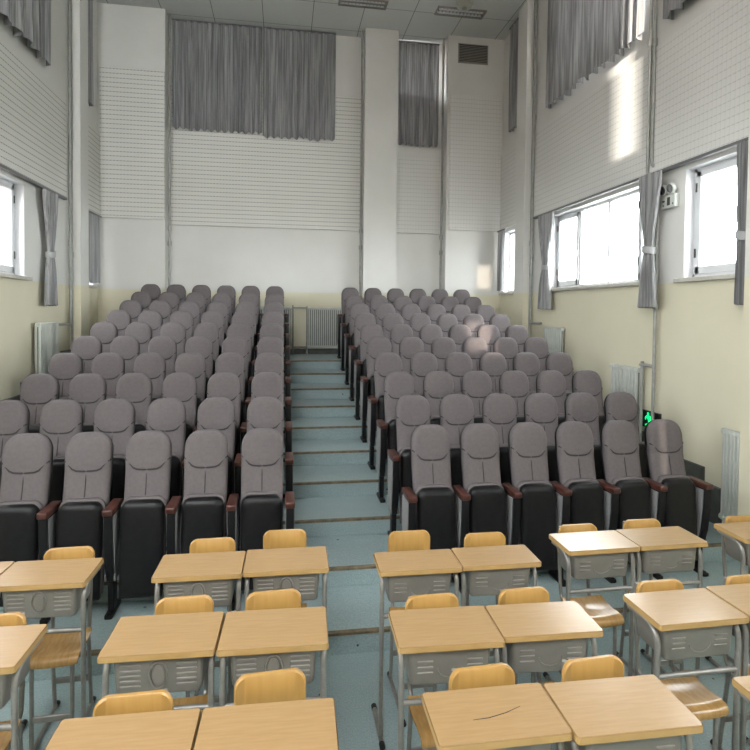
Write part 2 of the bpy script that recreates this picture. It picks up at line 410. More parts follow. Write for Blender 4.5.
# ------------------------------------------------------------------ windows
def window(nm, lab, side, y0, y1, mull, sashes, handle_y=None, sill=(.05, .05)):
    """frame set at the outer part of the reveal; side +1 right wall, -1 left wall"""
    W = RX if side > 0 else LX
    r = empty(nm, (W, (y0 + y1) / 2, SZ0)); cy = (y0 + y1) / 2
    X = lambda d: d * side                # outwards from the room face
    def bx(b, d0, d1, a0, a1, c0, c1, bev=.004):
        x0, x1 = sorted((X(d0), X(d1))); b.box(x0, x1, a0 - cy, a1 - cy, c0 - SZ0, c1 - SZ0, bev, 1)
    lin = MB()                             # white plaster reveal lining
    bx(lin, .001, .10, y0, y0 + .008, SZ0, SZ1, 0); bx(lin, .001, .10, y1 - .008, y1, SZ0, SZ1, 0); bx(lin, .001, .10, y0, y1, SZ1 - .008, SZ1, 0)
    lin.build('reveal', 'white', r)
    f = MB(); fw = .035
    bx(f, .08, .13, y0, y1, SZ0, SZ0 + fw); bx(f, .08, .13, y0, y1, SZ1 - fw, SZ1)
    bx(f, .08, .13, y0, y0 + fw, SZ0, SZ1); bx(f, .08, .13, y1 - fw, y1, SZ0, SZ1)
    for m_ in mull: bx(f, .085, .125, m_ - .017, m_ + .017, SZ0, SZ1)
    f.build('frame', 'white', r)
    for a, c in sashes:
        s = MB(); w = .046
        bx(s, .072, .122, a, c, SZ0 + .03, SZ0 + .045 + w); bx(s, .072, .122, a, c, SZ1 - .03 - w, SZ1 - .03)
        bx(s, .072, .122, a, a + w, SZ0 + .03, SZ1 - .03); bx(s, .072, .122, c - w, c, SZ0 + .03, SZ1 - .03)
        so = s.build('sash', 'white', r)
        h = MB(); hy = a + .017 if handle_y is None else handle_y
        bx(h, .052, .074, hy - .006, hy + .006, 2.36, 2.42, .002); bx(h, .040, .054, hy - .008, hy + .008, 2.38, 2.50, .003)
        h.build('handle', 'lampshell', so)
        hg = MB()
        for hz in (2.17, 2.68): bx(hg, .066, .074, c - .010, c + .004, hz, hz + .07, 0)
        hg.build('hinge', 'ventdark', so)
    edges = sorted([y0 + fw] + list(mull) + [y1 - fw])
    for a, c in zip(edges, edges[1:]):
        g = MB(); bx(g, .100, .106, a, c, SZ0 + .03, SZ1 - .03, 0); g.build('pane', 'glass', r)
    s = MB(); x0, x1 = sorted((X(-sill[0]), X(.09))); s.box(x0, x1, y0 - sill[1] - cy, y1 + sill[1] - cy, -.032, .002, .004, 1)
    s.build('sill', 'stone', r)
    return tag(r, lab, 'window', kind='structure')
window('window_1', 'long overexposed window on right wall between two tied curtains', 1, 4.50, 6.26, [5.74, 5.19, 4.70], [(5.75, 6.225), (4.535, 4.69)], None)
window('window_2', 'near window on right wall at the picture edge', 1, 3.36, 4.005, [3.50], [(3.52, 3.97)], 3.53)
window('window_3', 'small window on right wall behind the rear column', 1, 7.15, 7.68, [7.40], [])
window('window_4', 'window on left wall at the picture edge with brick outside', -1, 4.2, 5.71, [5.30, 4.75], [(5.31, 5.675)], 5.327)
window('window_5', 'small curtained window on left wall behind the column', -1, 7.2, 7.62, [7.40], [])
for i, (s, a, c) in enumerate(((1, -.9, .7), (-1, 1.0, 2.7), (-1, -.9, .7))):
    window('window_%d' % (6 + i), ('right' if s > 0 else 'left') + ' wall window %s the camera, out of view' % ('beside' if a > 0 else 'behind'), s, a, c, [(a + c) / 2], [])

# ------------------------------------------------------------------ curtains
def sheet(path, z0, z1, amp, waves, seed, nz=14, wfun=None, hem=0.0, nu=None, amp_fn=None):
    """path(u)->(x,y), normal(u)->(nx,ny): folded cloth with 3 mm thickness"""
    rnd = random.Random(seed); nu = nu or int(waves * 8) + 1
    ph = [rnd.uniform(-.7, .7) for _ in range(64)]; am = [rnd.uniform(.55, 1.25) for _ in range(64)]
    hems = [rnd.uniform(-1, 1) for _ in range(64)]
    P, Q = [], []
    (xa, ya), (xb, yb), (nx, ny) = path
    for i in range(nu):
        u = i / (nu - 1); t = u * waves; k = int(t) % 64
        row, row2 = [], []
        for j in range(nz + 1):
            v = j / nz; z = z1 + (z0 - z1) * v
            uu, off = (u, 0) if wfun is None else wfun(u, v)
            a = amp * am[k] * (amp_fn(v) if amp_fn else (.55 + .45 * v))
            s0 = math.sin(2 * PI * t + ph[k] * .6 * math.sin(PI * (t - int(t))))
            w = (abs(s0) ** .7) * (1 if s0 > 0 else -1) * a + .30 * a * math.sin(2 * PI * t * 2.3 + 1.7 * v + seed)
            x = xa + (xb - xa) * uu + nx * (w + off); y = ya + (yb - ya) * uu + ny * (w + off)
            zz = z + (hem * (math.cos(2 * PI * t) + .8 * hems[k]) * v ** 6)
            row.append((x, y, zz)); row2.append((x + nx * .004, y + ny * .004, zz))
        P.append(row); Q.append(row2)
    b = MB(); b.grid(P, Q); return b

def curtain(nm, lab, group, path, z0, z1, amp, waves, seed, rail=True, hem=.012, wfun=None, amp_fn=None, nz=14, tie=None):
    (xa, ya), (xb, yb), n = path
    r = empty(nm, (0, 0, 0))
    base = ((xa + xb) / 2, (ya + yb) / 2, z0)
    b = sheet(path, z0, z1, amp, waves, seed, nz, wfun, hem, amp_fn=amp_fn)
    bmesh.ops.translate(b.bm, verts=b.bm.verts, vec=Vector(base) * -1)
    b.build('cloth', 'curtain', r, smooth=True)
    if rail:
        t = MB(); t.box(min(xa, xb) - (.002 if xa != xb else .015) - base[0], max(xa, xb) + (.002 if xa != xb else .015) - base[0], min(ya, yb) - .015 - base[1], max(ya, yb) + .015 - base[1], z1 - base[2], z1 - base[2] + .022, .003, 1)
        t.build('rail', 'rail', r)
    if tie:
        tz, uc, w, d = tie
        cx, cy = xa + (xb - xa) * uc - base[0] + n[0] * .0, ya + (yb - ya) * uc - base[1]
        pts = []
        t = MB(); R1 = []
        for zz in (tz - .028, tz + .028):
            R1.append([(cx + (d if abs(n[0]) > .5 else w) * math.cos(a), cy + (w if abs(n[0]) > .5 else d) * math.sin(a), zz - base[2] + .012 * math.sin(a)) for a in [2 * PI * k / 16 for k in range(16)]])
        t.loft(R1); t.build('tie_band', 'tie', r, smooth=True)
    r.location = base
    return tag(r, lab, 'curtain', group)

G_UP, G_LO = 'upper blackout curtains', 'tied curtains beside the lower windows'
xl, xr = LX + .075, RX - .075
HC = 'hanging_curtain'
curtain(HC, 'pleated grey curtain high on left wall at the picture corner', G_UP, ((xl, 3.35), (xl, 6.14), (1, 0)), 4.12, 5.58, .040, 14, 1, hem=.02)
curtain(HC, 'narrow grey curtain high on left wall behind the column', G_UP, ((xl, 7.10), (xl, 7.37), (1, 0)), 4.16, 5.58, .026, 3, 2)
curtain(HC, 'wide grey curtain hanging on the rear wall left of the pillar', G_UP, ((-1.50, BY - .07), (-.315, BY - .07), (0, -1)), 4.165, 5.60, .030, 13, 3, hem=.018)
curtain(HC, 'grey rear wall curtain meeting the wide one, next to the white pillar', G_UP, ((-.303, BY - .072), (.70, BY - .072), (0, -1)), 4.13, 5.60, .030, 10, 4, hem=.018)
curtain(HC, 'bluish backlit curtain between the pillar and the right pier', G_UP, ((1.58, BY - .07), (2.20, BY - .07), (0, -1)), 4.13, 5.58, .024, 7, 5)
curtain(HC, 'narrow grey curtain high on right wall behind the column', G_UP, ((xr, 7.06), (xr, 7.40), (-1, 0)), 4.19, 5.58, .026, 4, 6)
curtain(HC, 'long pleated grey curtain high on right wall over the long window', G_UP, ((xr, 4.45), (xr, 6.27), (-1, 0)), 4.12, 5.58, .040, 13, 7, hem=.02)
curtain(HC, 'pleated grey curtain high on right wall nearest the picture corner', G_UP, ((xr, 3.30), (xr, 4.20), (-1, 0)), 4.10, 5.58, .040, 6, 8, hem=.02)

def tied(nm, lab, side, yc, wtop, z0, z1, tz, seed, lean=0.0, wbot=None, wt=None, off=.065):
    W = (RX - off) if side > 0 else (LX + off)
    wb = wbot or wtop * .8; wm = wt or wtop * .36
    vt = (z1 - tz) / (z1 - z0)
    def wf(u, v):
        if v < vt:
            k = v / vt; k = k * k * (3 - 2 * k); w = wtop + (wm - wtop) * k
        else:
            k = (v - vt) / (1 - vt); k = k ** .6; w = wm + (wb - wm) * k
        return .5 + (u - .5) * w / wtop + lean * (v if v < vt else vt) / wtop, 0
    pinch = lambda v: 1.0 - .45 * math.exp(-((v - vt) / .12) ** 2)
    return curtain(nm, lab, G_LO, ((W, yc - wtop / 2), (W, yc + wtop / 2), (-side, 0)), z0, z1, .030, 6, seed, rail=False, hem=.006, wfun=wf, amp_fn=pinch, nz=24, tie=(tz, .5 + lean * vt / wtop, wm / 2 + .014, .042))
tied('tied_curtain', 'grey tied curtain on left wall beside the brick view window', -1, 6.13, .36, 1.75, 2.88, 2.26, 11)
tied('tied_curtain', 'grey tied curtain at the far end of the long right window', 1, 6.23, .40, 1.775, 2.88, 2.26, 12)
tied('tied_curtain', 'grey tied curtain at the near end of the long right window', 1, 4.27, .30, 1.785, 2.88, 2.26, 13, off=.115)
tied('tied_curtain', 'grey tied curtain at the right picture edge beside the near window', 1, 3.345, .13, 1.80, 2.88, 2.26, 14, wbot=.11, wt=.09)
def pulled(nm, lab, side, y0, y1, seed, lean):
    W = (RX - .065) if side > 0 else (LX + .065)
    wf = lambda u, v: (u * (1 - .15 * v) + lean * u * v, 0)
    return curtain(nm, lab, 'open curtains at the rear corner windows', ((W, y0), (W, y1), (-side, 0)), 2.035, 2.875, .028, 5, seed, rail=True, hem=.004, wfun=wf, nz=16)
pulled('drawn_curtain', 'loose grey curtain in the small window behind the left column', -1, 7.15, 7.68, 15, .10)
pulled('drawn_curtain', 'gathered grey curtain at the small window in the rear right corner', 1, 7.50, 7.74, 16, .15)

# dark curtain tracks under the boarding
for nm, lab, x0, x1, y0, y1 in (('trim_11', 'dark curtain track under the right wall boarding', RX - .06, RX - .015, 3.28, 6.62), ('trim_12', 'dark curtain track under the left wall boarding', LX + .015, LX + .06, 3.28, 6.60)):
    struct(MB().box(x0, x1, y0, y1, 2.890, 2.914, .003, 1).build(nm, 'rail'), lab, 'curtain track')

# ------------------------------------------------------------------ pipes
def arc(p, q, r_):  # corner helper not needed for straight pipe joints
    return [p, q]
def elbow(pts, r=.045, n=5):
    pts = [Vector(p) for p in pts]; out = [pts[0]]
    for a, b, c in zip(pts, pts[1:], pts[2:]):
        d1 = (a - b).normalized(); d2 = (c - b).normalized()
        for k in range(n + 1):
            t = k / n; p = b + d1 * r * (1 - t) ** 2 + d2 * r * t ** 2
            out.append(p)
    out.append(pts[-1]); return out
def pipe(lab, paths, r=.016, joints=()):
    base = Vector(paths[0][-1])
    t = empty('heating_pipe', base)
    for p in paths:
        MB().tube([Vector(q) - base for q in elbow(p, .035 if len(p) > 2 else .01)], r, 10).build('pipe_run', 'pipe', t, smooth=True)
    for p in joints:
        p = Vector(p) - base
        MB().tube([p - Vector((0, 0, .03)), p + Vector((0, 0, .03))], r * 1.55, 10).build('coupling', 'pipe', t, smooth=True)
    return tag(t, lab, 'pipe')
pl, pr_ = LX + .03, RX - .03
pipe('pair of grey pipes beside the left column, bending to the radiator', [[(pl, 6.80, CZ), (pl, 6.80, lev(8))], [(pl + .015, 6.72, CZ), (pl + .015, 6.72, 1.55), (pl + .02, 6.29, 1.55)]], .014, [(pl + .015, 6.72, 2.44), (pl, 6.80, 2.32)])
pipe('pair of grey pipes running down before the right rear column', [[(pr_, 6.73, CZ), (pr_, 6.73, lev(8))], [(pr_ - .02, 6.66, CZ), (pr_ - .02, 6.66, 1.60), (pr_ - .02, 6.36, 1.60)]], .014, [(pr_, 6.73, 2.60), (pr_ - .02, 6.66, 4.15), (pr_ - .02, 6.66, 2.40)])
pq = RX - .05
pipe('grey pipes crossing the right wall boarding above the tied curtain, branching to a radiator', [[(pq, 4.405, CZ), (pq, 4.405, 2.84), (pq, 4.26, 2.84), (pq, 4.26, .36)], [(pq, 4.35, CZ), (pq, 4.35, 2.97), (RX - .01, 4.35, 2.97)], [(pq, 4.27, 1.29), (pq, 4.44, 1.29)], [(pq, 4.415, 1.32), (pq, 4.415, .50)]], .014, [(pq, 4.405, 4.02), (pq, 4.35, 4.0), (pq, 4.26, 2.05), (pq, 4.26, 1.80)])
pipe('thin grey pipe against the left side of the rear pillar', [[(1.06, BOXY + .1, CZ), (1.06, BOXY + .1, lev(9))]], .016, [(1.06, BOXY + .1, 2.85), (1.06, BOXY + .1, 2.62)])
pipe('thin grey pipe in the corner beside the rear left pier', [[(-1.515, BOXY + .12, CZ), (-1.515, BOXY + .12, lev(9))]], .016, [(-1.515, BOXY + .12, 2.80), (-1.515, BOXY + .12, 2.60)])
pipe('thin grey pipe in the corner beside the rear right pier', [[(2.235, BOXY + .12, CZ), (2.235, BOXY + .12, lev(9))]], .016, [(2.235, BOXY + .12, 2.80), (2.235, BOXY + .12, 2.58)])
pipe('pipe loop between the two aisle radiators', [[(.130, BY - .09, 1.80), (.130, BY - .09, lev(9))], [(.325, BY - .09, 1.785), (.325, BY - .09, lev(9))], [(.13, BY - .09, 1.765), (.325, BY - .09, 1.765)], [(.13, BY - .09, 1.21), (.325, BY - .09, 1.21)]], .013)

# ------------------------------------------------------------------ radiators
def radiator(lab, along, c, face, n, pitch, z0, z1, depth=.06, plate=False):
    """along 'x': fins spread on x at y=face;  along 'y': spread on y at x=face"""
    L = n * pitch
    r = empty('radiator', (c, face, z0) if along == 'x' else (face, c, z0))
    H = z1 - z0
    for k in range(n):
        u = -L / 2 + pitch * (k + .5); w = pitch * .27
        b = MB()
        if along == 'x': b.box(u - w, u + w, -depth / 2, depth / 2, .012, H - .012, min(.008, w * .6), 2)
        else: b.box(-depth / 2, depth / 2, u - w, u + w, .012, H - .012, min(.008, w * .6), 2)
        b.build('fin', 'rad', r, smooth=True)
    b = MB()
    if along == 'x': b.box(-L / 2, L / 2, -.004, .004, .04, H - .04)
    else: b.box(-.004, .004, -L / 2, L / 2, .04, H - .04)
    b.build('gap_shade_plate', 'gap_shade', r)  # dark sheet added behind the fins as painted shade in the gaps
    for z in (.03, H - .03):
        b = MB()
        b.tube([(-L / 2 - .012, 0, z), (L / 2 + .012, 0, z)] if along == 'x' else [(0, -L / 2 - .012, z), (0, L / 2 + .012, z)], .022, 10)
        b.build('header', 'rad', r, smooth=True)
    gap = {'x': BY - face, 'y': (RX - face) if face > 0 else (face - LX)}[along]; sg = 1 if (along == 'x' or face > 0) else -1
    for u in (-L * .3, L * .3):
        b = MB()
        if along == 'x': b.box(u - .008, u + .008, 0, gap, H - .09, H - .07)
        else: b.box(*sorted((0, sg * gap)), u - .008, u + .008, H - .09, H - .07)
        b.build('bracket', 'pipe', r)
    return tag(r, lab, 'radiator')
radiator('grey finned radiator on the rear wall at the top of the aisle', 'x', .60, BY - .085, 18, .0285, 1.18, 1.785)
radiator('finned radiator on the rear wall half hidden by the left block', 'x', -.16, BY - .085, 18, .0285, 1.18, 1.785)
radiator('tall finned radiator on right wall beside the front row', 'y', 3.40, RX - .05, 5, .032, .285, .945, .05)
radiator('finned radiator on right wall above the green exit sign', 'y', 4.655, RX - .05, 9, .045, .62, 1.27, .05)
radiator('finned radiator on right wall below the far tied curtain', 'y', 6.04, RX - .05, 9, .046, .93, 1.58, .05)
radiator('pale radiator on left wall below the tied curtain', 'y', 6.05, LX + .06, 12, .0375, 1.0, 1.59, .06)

# ------------------------------------------------------------------ auditorium seats
def lean(z):   # y offset of the back's front face against height
    t = (z - .40) / .535
    return -.155 + .135 * t + .02 * math.sin(PI * t)
def headlean(z):
    t = max(0, min(1, (z - .728) / .05)); t = t * t * (3 - 2 * t)
    return lean(z) - .007 * t
def back_outline(hw, z0, z1, r, n=8):
    P = []
    S = [(.965 + .035 * min(1, q / .62), z0 + (z1 - z0) * q) for q in (0, .15, .35, .5, .60, .63, .66, .69, .72, .76)]
    S = [e for e in S if e[1] < z1 - r * 1.12 - .004]
    P += [(-hw * a, z) for a, z in S]
    for k in range(n + 1):
        a = PI - (PI / 2) * k / n; P.append((-hw + r + r * math.cos(a), z1 - r * 1.12 + r * 1.12 * math.sin(a)))
    for k in range(n + 1):
        a = PI / 2 - (PI / 2) * k / n; P.append((hw - r + r * math.cos(a), z1 - r * 1.12 + r * 1.12 * math.sin(a)))
    P += [(hw * a, z) for a, z in reversed(S)]
    return P
def inset(P, d, cx, cz, hw, hh):
    return [(cx + (x - cx) * (1 - d / hw), cz + (z - cz) * (1 - d / hh)) for x, z in P]
def pillow(P, layers, yfun, hw, zc, hh):
    b = MB(); rings = []
    for d, y in layers:
        rings.append([(x, y + yfun(z), z) for x, z in inset(P, d, 0, zc, hw, hh)])
    b.loft(rings); return b

HW = .1175
def make_seat(sides):
    r = empty('auditorium_seat', (0, 0, 0))
    P = back_outline(HW, .40, .935, .085)
    b = pillow(P, [(.012, .050), (.003, .046), (0, .034), (0, .018), (.004, .006), (.013, -.002), (.03, -.006), (.05, -.008), (.07, -.009), (.09, -.009), (.108, -.009)], headlean, HW, .66, .27)
    back = b.build('backrest', 'fabric', r, smooth=True)
    s = MB()
    fy = lambda z: lean(z) - .0092
    sp = [(-.1175, .792, .016), (-.106, .785, .006), (-.090, .768, .002), (-.072, .748, 0), (-.052, .739, 0), (-.02, .736, 0), (.02, .736, 0), (.052, .739, 0), (.072, .748, 0), (.090, .768, .002), (.106, .785, .006), (.1175, .792, .016)]
    s.tube([(x, fy(z) + d, z) for x, z, d in sp], .0052, 6)
    s.tube([(0, fy(z) + .0005, z) for z in (.736, .66, .58, .50, .43)], .0030, 6)
    s.build('seam', 'seam', back, smooth=True)
    sh = pillow(back_outline(HW * .985, .36, .93, .085), [(.02, .072), (.004, .066), (0, .056), (.002, .046)], lean, HW, .65, .285)
    sh.build('back_shell', 'black', r, smooth=True)
    # tipped-up cushion: fabric rim at the rear, black pan in front
    C = back_outline(.1165, .115, .606, .05)
    cu = pillow(C, [(.02, -.085), (.006, -.092), (0, -.102), (0, -.122), (.003, -.130), (.012, -.136)], lambda z: -.05 * (1 - (z - .135) / .48), .110, .36, .24)
    cu.build('seat_cushion', 'fabric', r, smooth=True)
    C2 = back_outline(.1115, .10, .597, .048)
    pn = pillow(C2, [(.006, -.120), (.001, -.126), (0, -.146), (.003, -.164), (.012, -.174), (.035, -.178)], lambda z: -.05 * (1 - (z - .135) / .48), .1035, .35, .24)
    pn.build('seat_pan', 'black', r, smooth=True)
    br = MB(); br.tube([(-.140 if -1 in sides else -.112, -.085, .30), (.140 if 1 in sides else .112, -.085, .30)], .014, 8); br.build('hinge_bar', 'black', r, smooth=True)
    return r
def add_stand(r, x):
    """end standard at local x: black frame, two cloth panels, wooden arm, post and foot"""
    fr = MB()
    prof = [(-.228, .545), (-.045, .545), (-.045, .40), (-.070, .18), (-.182, .18), (-.205, .28), (-.222, .42)]
    fr.prism(prof, 0, x - .021, x + .021)
    bmesh.ops.bevel(fr.bm, geom=list(fr.bm.edges), offset=.006, segments=2, affect='EDGES', profile=.5)
    fo = fr.build('arm_frame', 'black', r, smooth=True)
    pp = [(-.213, .538), (-.057, .538), (-.057, .40), (-.080, .198), (-.170, .198), (-.191, .29), (-.207, .42)]
    for s in (-1, 1):
        q = MB(); q.prism(pp, 0, x + s * .0205, x + s * .0245); q.build('side_panel', 'panel_fabric', fo)
    ar = MB(); ar.box(x - .0255, x + .0255, -.240, -.040, .545, .578, .007, 3); ar.build('armrest', 'redwood', r, smooth=True)
    po = MB(); po.box(x - .016, x + .016, -.175, -.115, .02, .20, .005, 1); po.build('post', 'black', r, smooth=True)
    ft = MB(); ft.box(x - .020, x + .020, -.225, -.045, 0, .024, .006, 2)
    ft.box(x - .008, x + .008, -.218, -.206, .02, .031, .002, 1)
    ft.build('foot', 'black', r, smooth=True)
    for s in (-1, 1):
        bl = MB(); bl.box(x + s * .023 - .005, x + s * .023 + .005, -.190, -.168, .185, .225, .003, 1)
        bl.build('bracket', 'steel', r)

seatL = make_seat((1,)); add_stand(seatL, .155)          # left block: standard on the aisle side
seatR = make_seat((-1,)); add_stand(seatR, -.155)
for o in list(COL.objects):
    pass
seatLE = make_seat((-1, 1)); add_stand(seatLE, .155); add_stand(seatLE, -.155)
seatRE = make_seat((-1, 1)); add_stand(seatRE, -.155); add_stand(seatRE, .155)
bpy.context.view_layer.update()
index_children(None)
used = set()
ORD = ['first', 'second', 'third', 'fourth', 'fifth', 'outermost']
ROWS = ['front row', 'second row', 'third row', 'fourth row', 'fifth row', 'sixth row', 'seventh row', 'eighth row', 'ninth row', 'last row']
def place_seat(proto, x, y, z, label, group):
    if proto.name in used: o = copy_tree(proto)
    else: o = proto; used.add(proto.name)
    o.location = (x, y, z); tag(o, label, 'seat', group)
XL0, XR0, SY = -.1141, .8765, 3.2838
for k in range(10):
    for i in range(6):
        if not (k == 0 and i == 5):
            lab = 'grey fabric tip-up seat, %s from the aisle in the %s of the left block' % (ORD[i], ROWS[k])
            if i == 0: lab = 'grey fabric tip-up seat right beside the aisle in the %s of the left block' % ROWS[k]
            place_seat(seatLE if i == 5 else seatL, XL0 - .31 * i, SY + D * k, lev(k), lab, 'left block of auditorium seats')
        lab = 'mauve-grey fabric tip-up seat, %s from the aisle in the %s of the right block' % (ORD[i], ROWS[k])
        if i == 0: lab = 'mauve-grey fabric tip-up seat right beside the aisle in the %s of the right block' % ROWS[k]
        if i == 5: lab = 'mauve-grey fabric tip-up seat nearest the window wall in the %s of the right block' % ROWS[k]
        place_seat(seatRE if i == 5 else seatR, XR0 + .31 * i, SY + D * k, lev(k), lab, 'right block of auditorium seats')

# ------------------------------------------------------------------ student desks
def make_desk(dep, style):
    """origin on the floor below the desk centre; front edge (towards the camera) at -y"""
    r = empty('student_desk'); w = .336; h = dep / 2
    t = MB(); pts = rrect(-w / 2, w / 2, -h, h, .009)
    rings = [[(x * s, y * s2, z) for x, y in pts] for s, s2, z in ((.985, .98, .678), (1, 1, .6815), (1, 1, .697), (.992, .988, .700))]
    t.loft(rings); top = t.build('desktop', 'maple', r, smooth=True)
    e = MB()
    ep = rrect(-w / 2 - .0015, w / 2 + .0015, -h - .0015, h + .0015, .0105)
    R = [[(x, y, z) for x, y in ep] for z in (.681, .6972)]
    e.loft(R, cap=False); e.build('edge_band', 'edge', top, smooth=True)
    # moulded drawer tray under the top, tapering towards its bottom
    tr = MB(); f, bk = -h + .022, h - .02
    ringf = lambda x, y0, y1, z: [(px, py, z) for px, py in rrect(-x, x, y0, y1, .014, 4)]
    tr.loft([ringf(.114, f + .016, bk - .03, .556), ringf(.122, f + .008, bk - .022, .559), ringf(.127, f + .004, bk - .006, .569), ringf(.133, f, bk, .678)])
    tray = tr.build('drawer_tray', 'tray', r, smooth=True)
    em = MB(); yf = lambda z: f + .004 - .004 * (z - .572) / .1 - .0035
    def rib(x0, x1, z, hh=.0035): em.box(x0, x1, yf(z), yf(z) + .006, z - hh, z + hh, .002, 1)
    if style == 'oval':
        for z in (.588, .604, .620, .636, .652):
            rib(-.112, -.052, z); rib(.052, .112, z)
        el = [(.026 * math.cos(2 * PI * k / 20), .041 * math.sin(2 * PI * k / 20)) for k in range(20)]
        em.tube([(x, yf(.62 + z) + .001, .62 + z) for x, z in el + el[:1]], .003, 6, cap=False)
        el2 = [(.018 * math.cos(2 * PI * k / 20), .62 + .031 * math.sin(2 * PI * k / 20)) for k in range(20)]
        em.prism(el2, 1, yf(.62) + .0005, yf(.62) + .006)
    else:
        for z in (.600, .618, .636):
            rib(-.105, -.055, z, .003); rib(.055, .105, z, .003)
        em.tube([(.04 * math.cos(a), yf(.612) + .002, .612 + .03 * math.sin(a)) for a in [PI * k / 10 + PI for k in range(11)]], .0016, 6)
    em.build('embossing', 'tray', tray, smooth=True)
    ly = -h + .030
    for s in (-1, 1):
        x = s * (w / 2 - .014)
        l = MB()
        P = elbow([(x, h - .02, .669), (x, ly, .669), (x, ly, .012)], .065, 8)
        l.tube(P, .0095, 10, flat=1.0)
        lo = l.build('leg', 'steel', r, smooth=True)
        ft = MB(); ft.tube([(x, ly - .045, .012), (x, h + .02, .012)], .0095, 10); ft.build('foot_bar', 'steel', lo, smooth=True)
        for yy in (ly - .056, h + .012):
            cpm = MB(); cpm.tube([(x, yy, .012), (x, yy + .022, .012)], .0118, 10); cpm.build('end_cap', 'rubber', lo, smooth=True)
    cb = MB(); cb.tube([(-w / 2 + .014, ly + .002, .505), (w / 2 - .014, ly + .002, .505)], .0095, 10); cb.build('crossbar', 'steel', r, smooth=True)
    return r

def make_chair():
    """plywood school chair facing -y; origin on the floor under the backrest"""
    r = empty('student_chair'); hw = .098
    # curved backrest sheet
    P, Q = [], []
    ol = rrect(-hw, hw, .575, .715, .030, 6)
    b = MB(); rings = []
    bend = lambda x: .022 * (x / hw) ** 2
    for d, y in ((.004, .009), (0, .006), (0, -.004), (.004, -.007)):
        rings.append([(x * (1 - d / hw), y - bend(x), .645 + (z - .645) * (1 - d / .07)) for x, z in ol])
    # cap front and back with strips so the sheet bends
    bm = b.bm
    R = [[bm.verts.new(p) for p in rr] for rr in rings]; n = len(R[0])
    for a, c in zip(R, R[1:]):
        for k in range(n): bm.faces.new((a[k], a[(k + 1) % n], c[(k + 1) % n], c[k]))
    half = n // 2
    for ring in (R[0], R[-1]):
        top = ring[:half]; bot = ring[half:][::-1]
        for k in range(half - 1): bm.faces.new((top[k], top[k + 1], bot[k + 1], bot[k]))
    back = b.build('backrest', 'ply', r, smooth=True)
    # saddle seat with a waterfall front
    sw = .100; P, Q = [], []
    prof = [(-.256, .358), (-.253, .371), (-.242, .380), (-.212, .3815), (-.16, .375), (-.115, .376), (-.078, .383), (-.064, .390)]
    for i in range(11):
        u = -1 + .2 * i; row, r2_ = [], []
        for (y, z) in prof:
            rnd = 1 if abs(u) < .9 else .97
            yy = y if abs(u) < .95 else y * .96 - .006
            row.append((u * sw, yy, z + .006 * u * u)); r2_.append((u * sw, yy + (.004 if z < .373 and y < -.25 else 0), z + .006 * u * u - .010))
        P.append(row); Q.append(r2_)
    s = MB(); s.grid(P, Q); s.build('seat', 'plyseat', r, smooth=True)
    for sx in (-1, 1):
        x = sx * .072
        f = MB(); f.tube(elbow([(x, .012, .70), (x, .018, .55), (x, -.005, .360), (x, -.225, .360), (x, -.230, .012)], .03, 5), .0085, 8)
        lf = f.build('leg', 'steel', r, smooth=True)
        g = MB(); g.tube([(x, -.02, .360), (x, .020, .012)], .0085, 8); g.build('leg', 'steel', r, smooth=True)
        fb = MB(); fb.tube([(x, -.27, .011), (x, .045, .011)], .0085, 8); fb.build('foot_bar', 'steel', lf, smooth=True)
        for yy in (-.282, .036):
            c = MB(); c.tube([(x, yy, .011), (x, yy + .02, .011)], .0108, 8); c.build('end_cap', 'rubber', lf, smooth=True)
    st = MB(); st.box(-.072, .072, -.234, -.222, .125, .150, .003, 1); st.build('stretcher', 'steel', r)
    st = MB(); st.box(-.072, .072, .002, .012, .125, .150, .003, 1); st.build('stretcher', 'steel', r)
    return r

DESKS = [ # cx, back y, depth, angle, style, label
 (-1.233, 2.462, .21, -2, 'oval', 'maple student desk cut off by left picture edge in the far desk row'),
 (-.893, 2.447, .215, -1.6, 'oval', 'maple student desk at far left, before the front seat row'),
 (-.320, 2.434, .210, -1.0, 'oval', 'maple student desk left of the aisle, outer one of the far pair'),
 (.020, 2.436, .212, -1.0, 'oval', 'maple student desk in the far row touching the aisle on its left side'),
 (-.917, 1.952, .225, -1, 'oval', 'maple student desk at left picture edge in the middle desk row'),
 (-.361, 1.954, .222, -1.7, 'oval', 'maple student desk left of the aisle, outer one of the middle pair'),
 (-.0175, 1.938, .222, -2.0, 'oval', 'maple student desk in the middle row touching the aisle on its left side'),
 (-.372, 1.481, .215, -1.4, 'oval', 'maple student desk at the bottom left of the picture, left of its twin'),
 (-.030, 1.471, .215, -1.5, 'oval', 'maple student desk at the bottom of the picture just left of the aisle'),
 (.551, 2.336, .180, -.8, 'plain', 'maple student desk with high chair back, far row just right of the aisle'),
 (.892, 2.336, .178, -1.0, 'plain', 'maple student desk in the far row, second to the right of the aisle'),
 (.529, 1.867, .216, -2.0, 'plain', 'maple student desk in the middle row just right of the aisle'),
 (.869, 1.852, .192, -2.0, 'plain', 'maple student desk in the middle row, second to the right of the aisle'),
 (.541, 1.448, .190, -.8, 'plain', 'scratched maple student desk at the bottom right of the aisle'),
 (.882, 1.435, .200, -1.2, 'plain', 'maple student desk with pinkish sheen at the bottom, right of the scratched one'),
 (1.391, 2.432, .195, .1, 'plain', 'student desk whose top shines white, far row of the window side'),
 (1.732, 2.437, .195, .1, 'plain', 'student desk touching the right side of the white shining desk'),
 (2.262, 2.444, .200, 0, 'plain', 'student desk at right picture edge below the tall radiator'),
 (1.400, 1.867, .210, .3, 'plain', 'student desk in the middle row of the window side, fully visible'),
 (1.745, 1.876, .210, .3, 'plain', 'student desk cut off by right picture edge in the middle row'),
 (1.427, 1.387, .200, 0, 'plain', 'student desk in the bottom right picture corner, mostly cut off'),
]
protos = {}
